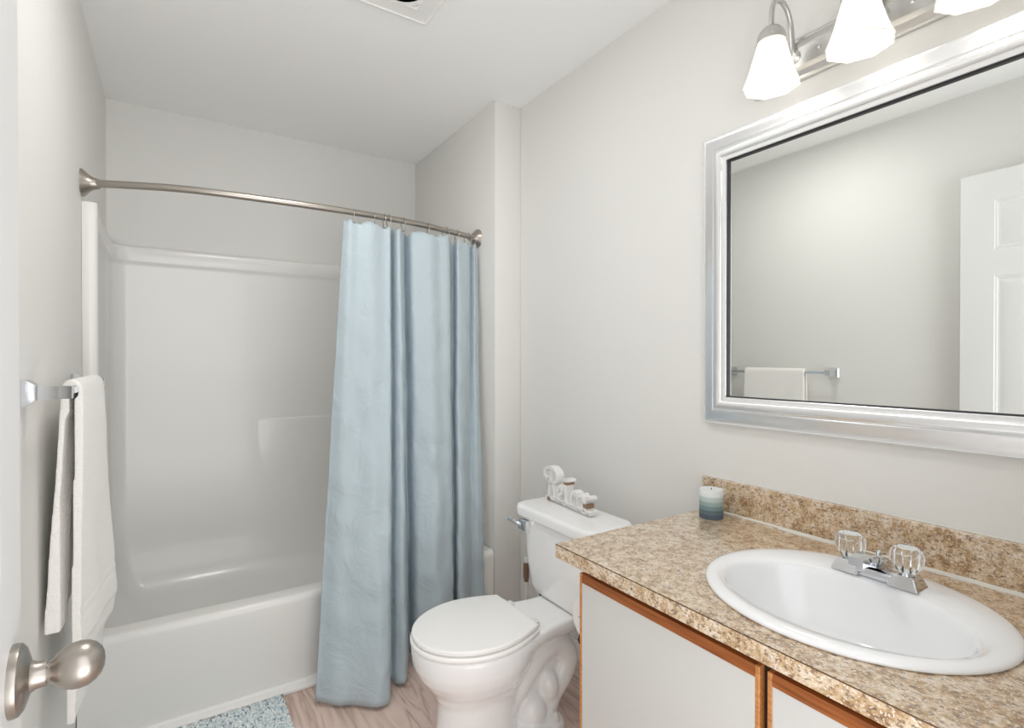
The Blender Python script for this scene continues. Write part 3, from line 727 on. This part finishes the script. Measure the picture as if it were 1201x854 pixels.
letters = {
 'R': [[(0.036, 0.008), (0.042, 0.05), (0.047, 0.085), (0.049, 0.112)], [(0.018, 0.082), (0.004, 0.092), (0.006, 0.112), (0.030, 0.124), (0.068, 0.124), (0.092, 0.106), (0.086, 0.080), (0.050, 0.066)], [(0.055, 0.066), (0.074, 0.048), (0.080, 0.026), (0.094, 0.009)], [(0.020, 0.010), (0.034, 0.007), (0.048, 0.010)]],
 'e': [[(0.102, 0.034), (0.120, 0.040), (0.128, 0.055), (0.116, 0.068), (0.102, 0.056), (0.098, 0.032), (0.108, 0.013), (0.128, 0.011), (0.142, 0.020)]],
 'l': [[(0.156, 0.092), (0.154, 0.055), (0.154, 0.022), (0.166, 0.009), (0.178, 0.014)], [(0.143, 0.098), (0.158, 0.101), (0.174, 0.100)]],
 'a': [[(0.216, 0.056), (0.204, 0.067), (0.190, 0.055), (0.186, 0.030), (0.196, 0.012), (0.210, 0.018), (0.218, 0.045)], [(0.222, 0.066), (0.220, 0.035), (0.224, 0.014), (0.236, 0.010)]],
 'x': [[(0.238, 0.060), (0.252, 0.066), (0.264, 0.050), (0.276, 0.022), (0.290, 0.009), (0.300, 0.014)], [(0.300, 0.064), (0.286, 0.064), (0.274, 0.045), (0.262, 0.022), (0.248, 0.009), (0.240, 0.010)]],
}
for k_, strokes in letters.items():
    b_ = bmesh.new()
    for s_ in strokes: ribbon(b_, s_, 0.0112 if k_ != 'R' else 0.0118, 0.032)
    obj('letter', b_, M_letter, sign, angle=40)
b_ = bmesh.new(); ribbon(b_, [(0.055, 0.008), (0.30, 0.008)], 0.008, 0.032); obj('base_strip', b_, M_letter, sign)
for (u0, u1, v0, v1) in ((0.030, 0.050, 0.000, 0.012), (0.146, 0.166, 0.082, 0.091), (0.266, 0.286, 0.026, 0.040)):
    b_ = bmesh.new(); t_ = []
    for d in (-0.0170, 0.0170): t_.append([P3(u0, v0 + 0.0003, d), P3(u1, v0 + 0.0003, d), P3(u1, v1, d), P3(u0, v1, d)])
    loft(b_, t_); o_ = obj('twine_band', b_, M_band, sign, smooth=False); o_['label'] = 'brown twine band'

# ------------------------------------------------------------------ toilet brush in the corner
tb = thing('toilet_brush', 'toilet brush with brown grip in the corner behind the toilet', 'brush', (1.29, 1.885, 0))
b_ = bmesh.new(); lathe(b_, [(0, 0), (0.048, 0), (0.050, 0.004), (0.046, 0.10), (0.042, 0.105), (0.040, 0.10), (0.042, 0.01), (0, 0.01)], 32, Matrix.Translation((1.29, 1.885, 0))); obj('holder', b_, M_plast, tb)
b_ = bmesh.new(); lathe(b_, [(0, 0.085), (0.0085, 0.085), (0.0095, 0.268), (0, 0.268)], 20, Matrix.Translation((1.29, 1.885, 0))); obj('shaft', b_, M_plast, tb)
b_ = bmesh.new(); lathe(b_, [(0, 0.268), (0.0095, 0.268), (0.013, 0.29), (0.0135, 0.33), (0.0115, 0.352), (0, 0.352)], 20, Matrix.Translation((1.29, 1.885, 0))); o_ = obj('grip', b_, M_handle, tb); o_['label'] = 'brown grip'
b_ = bmesh.new(); lathe(b_, [(0, 0.352), (0.0105, 0.352), (0.0105, 0.364), (0.008, 0.371), (0, 0.374)], 20, Matrix.Translation((1.29, 1.885, 0))); obj('end_cap', b_, M_plast, tb)
b_ = bmesh.new(); lathe(b_, [(0, 0.012), (0.030, 0.014), (0.034, 0.04), (0.032, 0.078), (0.012, 0.086), (0, 0.086)], 24, Matrix.Translation((1.29, 1.885, 0)), flute=lambda a, r, z: 1 + 0.08 * math.cos(12 * a)); obj('bristles', b_, M_plast, tb)

# ------------------------------------------------------------------ toilet paper holder on the cabinet side
tpz, tpy, tx0 = 0.565, 1.024, 0.886
th_ = thing('paper_holder', 'paper roll holder fixed to the end of the vanity cabinet', 'holder', (0.94, VY1, tpz))
for x0 in (tx0 - 0.016, tx0 + 0.104):
    b_ = bmesh.new(); bx(b_, x0, x0 + 0.008, VY1, tpy + 0.012, tpz - 0.012, tpz + 0.012, 0.002); obj('bracket', b_, M_chrome, th_)
b_ = bmesh.new(); tube(b_, [(tx0 - 0.010, tpy, tpz), (tx0 + 0.106, tpy, tpz)], 0.008, 14); obj('spindle', b_, M_chrome, th_)
b_ = bmesh.new()
lathe(b_, [(0.019, 0), (0.053, 0), (0.055, 0.003), (0.055, 0.097), (0.053, 0.10), (0.019, 0.10), (0.019, 0)], 40, rotm('Y', PI / 2, (tx0, tpy, tpz)))
rl = solo('toilet_paper', b_, M_paper, (tx0 + 0.05, tpy, tpz - 0.055), 'white toilet paper roll on the end of the vanity cabinet', 'toilet paper')
b_ = bmesh.new(); lathe(b_, [(0.0175, 0.0005), (0.019, 0.0005), (0.019, 0.0995), (0.0175, 0.0995), (0.0175, 0.0005)], 32, rotm('Y', PI / 2, (tx0, tpy, tpz))); obj('core', b_, M_cardb, rl)

# ------------------------------------------------------------------ candle on the worktop
cx_, cy_ = 1.313, 0.966
cd = thing('candle', 'round pillar candle in layers of white, teal and slate blue', 'candle', (cx_, cy_, ZT))
b_ = bmesh.new(); lathe(b_, [(0, 0.0003), (0.0325, 0.0003), (0.0335, 0.0015), (0.0335, 0.0805), (0.0325, 0.0825), (0.020, 0.0815), (0.0, 0.080)], 48); obj('wax', b_, M_wax, cd, local=True, angle=50)
b_ = bmesh.new(); tube(b_, [(0, 0, 0.079), (0.0004, 0.0003, 0.083), (0.001, 0.0005, 0.0855)], 0.0011, 8); obj('wick', b_, M_wick, cd, local=True)

# ------------------------------------------------------------------ curved shower rod
ZR = 1.83
rp = [(XL, 2.268), (-0.215, 2.252), (-0.12, 2.212), (-0.007, 2.172), (0.12, 2.148), (0.343, 2.133), (0.56, 2.128), (0.74, 2.135), (0.945, 2.166), (1.145, 2.222), (1.225, 2.248), (XN, 2.262)]
rod_curve = catmull([(x, y, ZR) for x, y in rp], 8)
rod = thing('shower_rod', 'curved brushed nickel shower curtain rod across the tub alcove', 'curtain rod', (0.5, 2.2, ZR))
b_ = bmesh.new(); tube(b_, rod_curve[1:-1], 0.0125, 20); obj('rod', b_, M_nickel, rod, angle=60)
fp = [(0.0, 0.0), (0.045, 0.0), (0.0455, 0.004), (0.043, 0.007), (0.036, 0.014), (0.028, 0.022), (0.0215, 0.032), (0.018, 0.044), (0.0165, 0.050), (0.0, 0.050)]
a_ = math.atan2(2.222 - 2.268, 0.1)
b_ = bmesh.new(); lathe(b_, fp, 40, Matrix.Translation((XL + 0.0015, 2.266, ZR)) @ Matrix.Rotation(a_ * 0.45, 4, 'Z') @ Matrix.Rotation(PI / 2, 4, 'Y')); obj('wall_flange', b_, M_nickel, rod, angle=60)
b_ = bmesh.new(); lathe(b_, fp, 40, Matrix.Translation((XN - 0.0015, 2.260, ZR)) @ Matrix.Rotation(-a_ * 0.35, 4, 'Z') @ Matrix.Rotation(-PI / 2, 4, 'Y')); obj('wall_flange', b_, M_nickel, rod, angle=60)

# ------------------------------------------------------------------ shower curtain
ctl = [  # picture column and distance Y at the top, at the hem
 (403.5, 2.128, 369, 1.945), (412, 2.112, 384, 1.905), (424, 2.105, 402, 1.868), (440, 2.108, 426, 1.822), (453, 2.118, 447, 1.778), (458, 2.135, 457, 1.795),
 (457, 2.185, 457, 1.90), (460, 2.175, 459, 1.925), (465, 2.125, 466, 1.880), (470.5, 2.130, 475, 1.870), (473.5, 2.175, 478, 1.91), (472, 2.212, 479, 2.025), (476, 2.208, 482, 2.045), (484, 2.145, 490, 1.965),
 (500, 2.132, 508, 1.915), (514, 2.132, 520, 1.915), (524, 2.142, 527.5, 1.935), (528.5, 2.172, 531.5, 1.975), (526, 2.232, 528, 2.050), (532, 2.228, 533, 2.048), (536, 2.178, 537, 1.975), (546, 2.182, 546.5, 1.975),
 (550.5, 2.215, 549, 2.045), (552, 2.235, 552, 2.052), (556, 2.215, 560, 2.050), (559.5, 2.218, 569, 2.052)]
NT = catmull([(xr(a) * y, y, 0) for a, y, _, _ in ctl], 6)
NB = catmull([(xr(a) * y, y, 0) for _, _, a, y in ctl], 6)
ZTOP, ZBOT, NZ = 1.795, 0.016, 90
b_ = bmesh.new(); grid = []
for k in range(NZ + 1):
    s = k / NZ; z = ZTOP + (ZBOT - ZTOP) * s; row = []
    e = s ** 1.0
    for i, (p, q2) in enumerate(zip(NT, NB)):
        x, y = p.x + (q2.x - p.x) * e, p.y + (q2.y - p.y) * e
        f = min(1.0, s * 3)
        nz_ = noise.noise(Vector((x * 6, y * 6, z * 2.2))) * 0.010 * f + noise.noise(Vector((x * 14 + z * 8, y * 14, z * 8 - x * 6))) * 0.009 * f + abs(noise.noise(Vector((x * 9 - z * 5, 3.1, z * 5 + x * 7)))) * 0.016 * f * s
        y += nz_ + 0.0065 * math.sin(i * 0.55 + 1.0 * z) * (1 - 0.45 * s)
        zz = z
        if k == 0: zz += -0.006 * math.sin(i * 0.62) ** 2 - (0.010 if i % 13 > 6 else 0)
        if k == NZ: zz += 0.006 * noise.noise(Vector((i * 0.1, 0, 0)))
        row.append(b_.verts.new((x, y, zz)))
    grid.append(row)
for r0, r1 in zip(grid, grid[1:]):
    for i in range(len(r0) - 1): b_.faces.new((r0[i], r0[i + 1], r1[i + 1], r1[i]))
cur = solo('shower_curtain', b_, M_curt, (0.85, 2.05, 0.02), 'pale blue cloth shower curtain gathered at the right end of the rod', 'shower curtain', angle=180)
so_ = cur.modifiers.new('cloth', 'SOLIDIFY'); so_.thickness = 0.0016; so_.offset = 0
# rings: wire loops over the rod, each down to an eyelet of the curtain
ring_px = [416, 440, 451, 456, 473, 502.5, 523, 536, 549, 555]
nth = ['leftmost', 'second', 'third', 'fourth', 'fifth', 'sixth', 'seventh', 'eighth', 'ninth', 'rightmost']
b_ = bmesh.new()
loop = [(0, 0.021 * math.sin(2 * PI * i / 28) * (1.0 if math.cos(2 * PI * i / 28) > -0.2 else 0.8), -0.012 + 0.030 * math.cos(2 * PI * i / 28)) for i in range(29)]
tube(b_, loop, 0.0016, 8)
lathe(b_, [(0, -0.0025), (0.002, -0.0025), (0.0028, 0), (0.002, 0.0025), (0, 0.0025)], 10, Matrix.Translation((0, -0.012, -0.036)))
proto = None
for px, w_ in zip(ring_px, nth):
    best = min(rod_curve, key=lambda p: abs(p.x / p.y - xr(px)))
    if proto is None:
        proto = obj('curtain_ring', b_, M_wire, angle=60); o = proto
    else:
        o = proto.copy(); C.objects.link(o)
    o.location = (xr(px) * best.y, best.y, ZR - 0.004)
    i_ = rod_curve.index(best); d_ = rod_curve[min(i_ + 1, len(rod_curve) - 1)] - rod_curve[max(i_ - 1, 0)]
    o.rotation_euler = (random.uniform(-0.1, 0.1), 0, math.atan2(d_.y, d_.x) + random.uniform(-0.45, 0.45))
    tag(o, {'leftmost': 'leftmost wire curtain ring on the rod, above the loose edge of the blue curtain', 'rightmost': 'rightmost wire curtain ring, against the rod flange at the alcove wall'}.get(w_, w_ + ' wire curtain ring from the left along the shower rod'), 'curtain ring', 'wire rings holding the shower curtain')

# ------------------------------------------------------------------ towel bar on the left wall
BZ, BXo = 1.165, XL + 0.066
tbar = thing('towel_bar', 'chrome towel bar with square posts on the left wall', 'towel bar', (XL, 1.76, BZ))
for yp in (1.452, 2.066):
    b_ = bmesh.new()
    t_ = bmesh.new()
    loft(t_, [[(XL + x, yp - h, BZ - h), (XL + x, yp + h, BZ - h), (XL + x, yp + h, BZ + h), (XL + x, yp - h, BZ + h)] for x, h in ((0.0005, 0.027), (0.007, 0.027), (0.020, 0.0165), (0.024, 0.0145), (0.056, 0.0135), (0.058, 0.0135), (0.078, 0.0135))])
    merge(b_, t_); obj('post', b_, M_chrome, tbar, angle=15)
b_ = bmesh.new(); bx(b_, BXo - 0.007, BXo + 0.007, 1.460, 2.058, BZ - 0.007, BZ + 0.007, 0.001, 1); obj('bar', b_, M_chrome, tbar, smooth=False)

# ------------------------------------------------------------------ towel folded over the bar
TY0, TY1 = 1.577, 1.933
b_ = bmesh.new()
def lerp(tab, z):
    for (z0, v0), (z1, v1) in zip(tab, tab[1:]):
        if z <= z0 and z >= z1: return v0 + (v1 - v0) * (z0 - z) / (z0 - z1)
    return tab[-1][1] if z < tab[-1][0] else tab[0][1]
FN = [(1.18, -0.1800), (1.12, -0.1790), (0.9, -0.1810), (0.6, -0.1820), (0.38, -0.183)]     # outer face of the front fall, near edge
FF = [(1.18, -0.172), (1.04, -0.164), (0.79, -0.155), (0.56, -0.1445), (0.50, -0.150), (0.465, -0.170), (0.38, -0.176)]   # far edge
BN = [(1.18, -0.212), (1.10, -0.216), (0.95, -0.222), (0.80, -0.234), (0.69, -0.240), (0.66, -0.243), (0.60, -0.245)]
BF = [(1.18, -0.212), (1.05, -0.216), (0.8, -0.228), (0.6, -0.236)]
ny = 40
zf = [0.385 + (1.165 - 0.385) * i / 60 for i in range(61)]
zb = [1.165 - (1.165 - 0.605) * i / 40 for i in range(41)]
th2 = 0.015
BT = [(1.18, 0.013), (1.05, 0.018), (0.90, 0.028), (0.76, 0.042), (0.66, 0.045), (0.60, 0.040)]      # fullness of the back fall at its near end
grid = []
for j in range(ny + 1):
    s = j / ny; y = TY0 + (TY1 - TY0) * s
    def band(z, zc): return 0.0022 if abs(abs(z - zc) - 0.011) < 0.0045 else 0.0
    def fx(z): return lerp(FN, z) + (lerp(FF, z) - lerp(FN, z)) * s ** 1.3 + 0.005 * noise.noise(Vector((y * 9, z * 3, 1))) * min(1, (1.18 - z) * 5) - band(z, 0.63) - (0.014 * (1 - s * 0.75) if z < 0.548 else 0.0)
    def bxx(z): return lerp(BN, z) + (lerp(BF, z) - lerp(BN, z)) * s + 0.003 * noise.noise(Vector((y * 9, z * 3, 5)))
    def bth(z): return (lerp(BT, z) + (0.013 - lerp(BT, z)) * sstep(s * 2.2)) - band(z, 0.675)
    outer = [(fx(z), z) for z in zf]
    xo, xi = fx(1.165), bxx(1.165) - 0.006
    cx0, rad = (xo + xi) / 2, (xo - xi) / 2
    outer += [(cx0 + rad * math.cos(PI * i / 10), 1.165 + (rad + 0.004) * math.sin(PI * i / 10)) for i in range(1, 10)]
    outer += [(bxx(z) - 0.006, z) for z in zb]
    inner = [(max(bxx(z) + 0.0045, min(bxx(z) - 0.006 + bth(z), BXo - 0.0085 if z > 1.10 else min(fx(z), fx(0.50)) - th2 - 0.010)), z) for z in zb[::-1]]
    xo2, xi2 = BXo + 0.0085, BXo - 0.0085
    inner += [((xo2 + xi2) / 2 - (xo2 - xi2) / 2 * math.cos(PI * i / 8), 1.165 + 0.0095 * math.sin(PI * i / 8)) for i in range(1, 8)]
    inner += [(max(fx(z) - th2, BXo + 0.0085) if z > 1.15 else fx(z) - th2, z) for z in zf[::-1]]
    grid.append([b_.verts.new((x, y, z)) for x, z in outer + inner])
n = len(grid[0])
for r0, r1 in zip(grid, grid[1:]):
    for i in range(n): b_.faces.new((r0[i], r0[(i + 1) % n], r1[(i + 1) % n], r1[i]))
b_.faces.new(grid[0][::-1]); b_.faces.new(grid[-1])
bmesh.ops.triangulate(b_, faces=[f for f in b_.faces if len(f.verts) > 4])
tow = solo('towel', b_, M_towel, (BXo, 1.755, 0.375), 'white terry towel folded over the chrome towel bar', 'towel', angle=180)
rm = tow.modifiers.new('pile', 'REMESH'); rm.mode = 'VOXEL'; rm.voxel_size = 0.0034; rm.use_smooth_shade = True
sm = tow.modifiers.new('soften', 'SMOOTH'); sm.factor = 0.5; sm.iterations = 4

# ------------------------------------------------------------------ bath mat
rug = thing('bath_mat', 'shaggy pale blue and white bath mat on the floor beside the tub', 'bath mat', (0.06, 1.66, 0))
RX0, RX1, RY0, RY1 = -0.215, 0.332, 1.26, 2.048
b_ = bmesh.new(); slab(b_, [(x, y) for x, y, z in rrect(RX0 + 0.006, RX1 - 0.006, RY0 + 0.006, RY1 - 0.006, 0.012, 0)], 0.0003, 0.010, 0.003, 2); obj('backing', b_, M_rug[1], rug)
b_ = bmesh.new()
stp = 0.0066
y = RY0
while y < RY1:
    x = RX0
    while x < RX1:
        if y > 1.55 or (random.random() < 0.3):
            t = bmesh.new(); bmesh.ops.create_icosphere(t, subdivisions=1, radius=1.0)
            mi = random.choices((0, 1, 2), (0.58, 0.33, 0.09))[0]
            for f in t.faces: f.material_index = mi
            r = random.uniform(0.0032, 0.0048)
            merge(b_, t, Matrix.Translation((x + random.uniform(-0.003, 0.003), y + random.uniform(-0.003, 0.003), 0.010 + random.uniform(0, 0.006))) @ Matrix.Rotation(random.uniform(0, 2 * PI), 4, 'Z') @ Matrix.Rotation(random.uniform(-1.0, 1.0), 4, 'X') @ Matrix.Diagonal((r, r, r * random.uniform(1.4, 2.6), 1)))
        x += stp
    y += stp
pl = obj('pile', b_, M_rug, rug, angle=180); pl['kind'] = 'stuff'
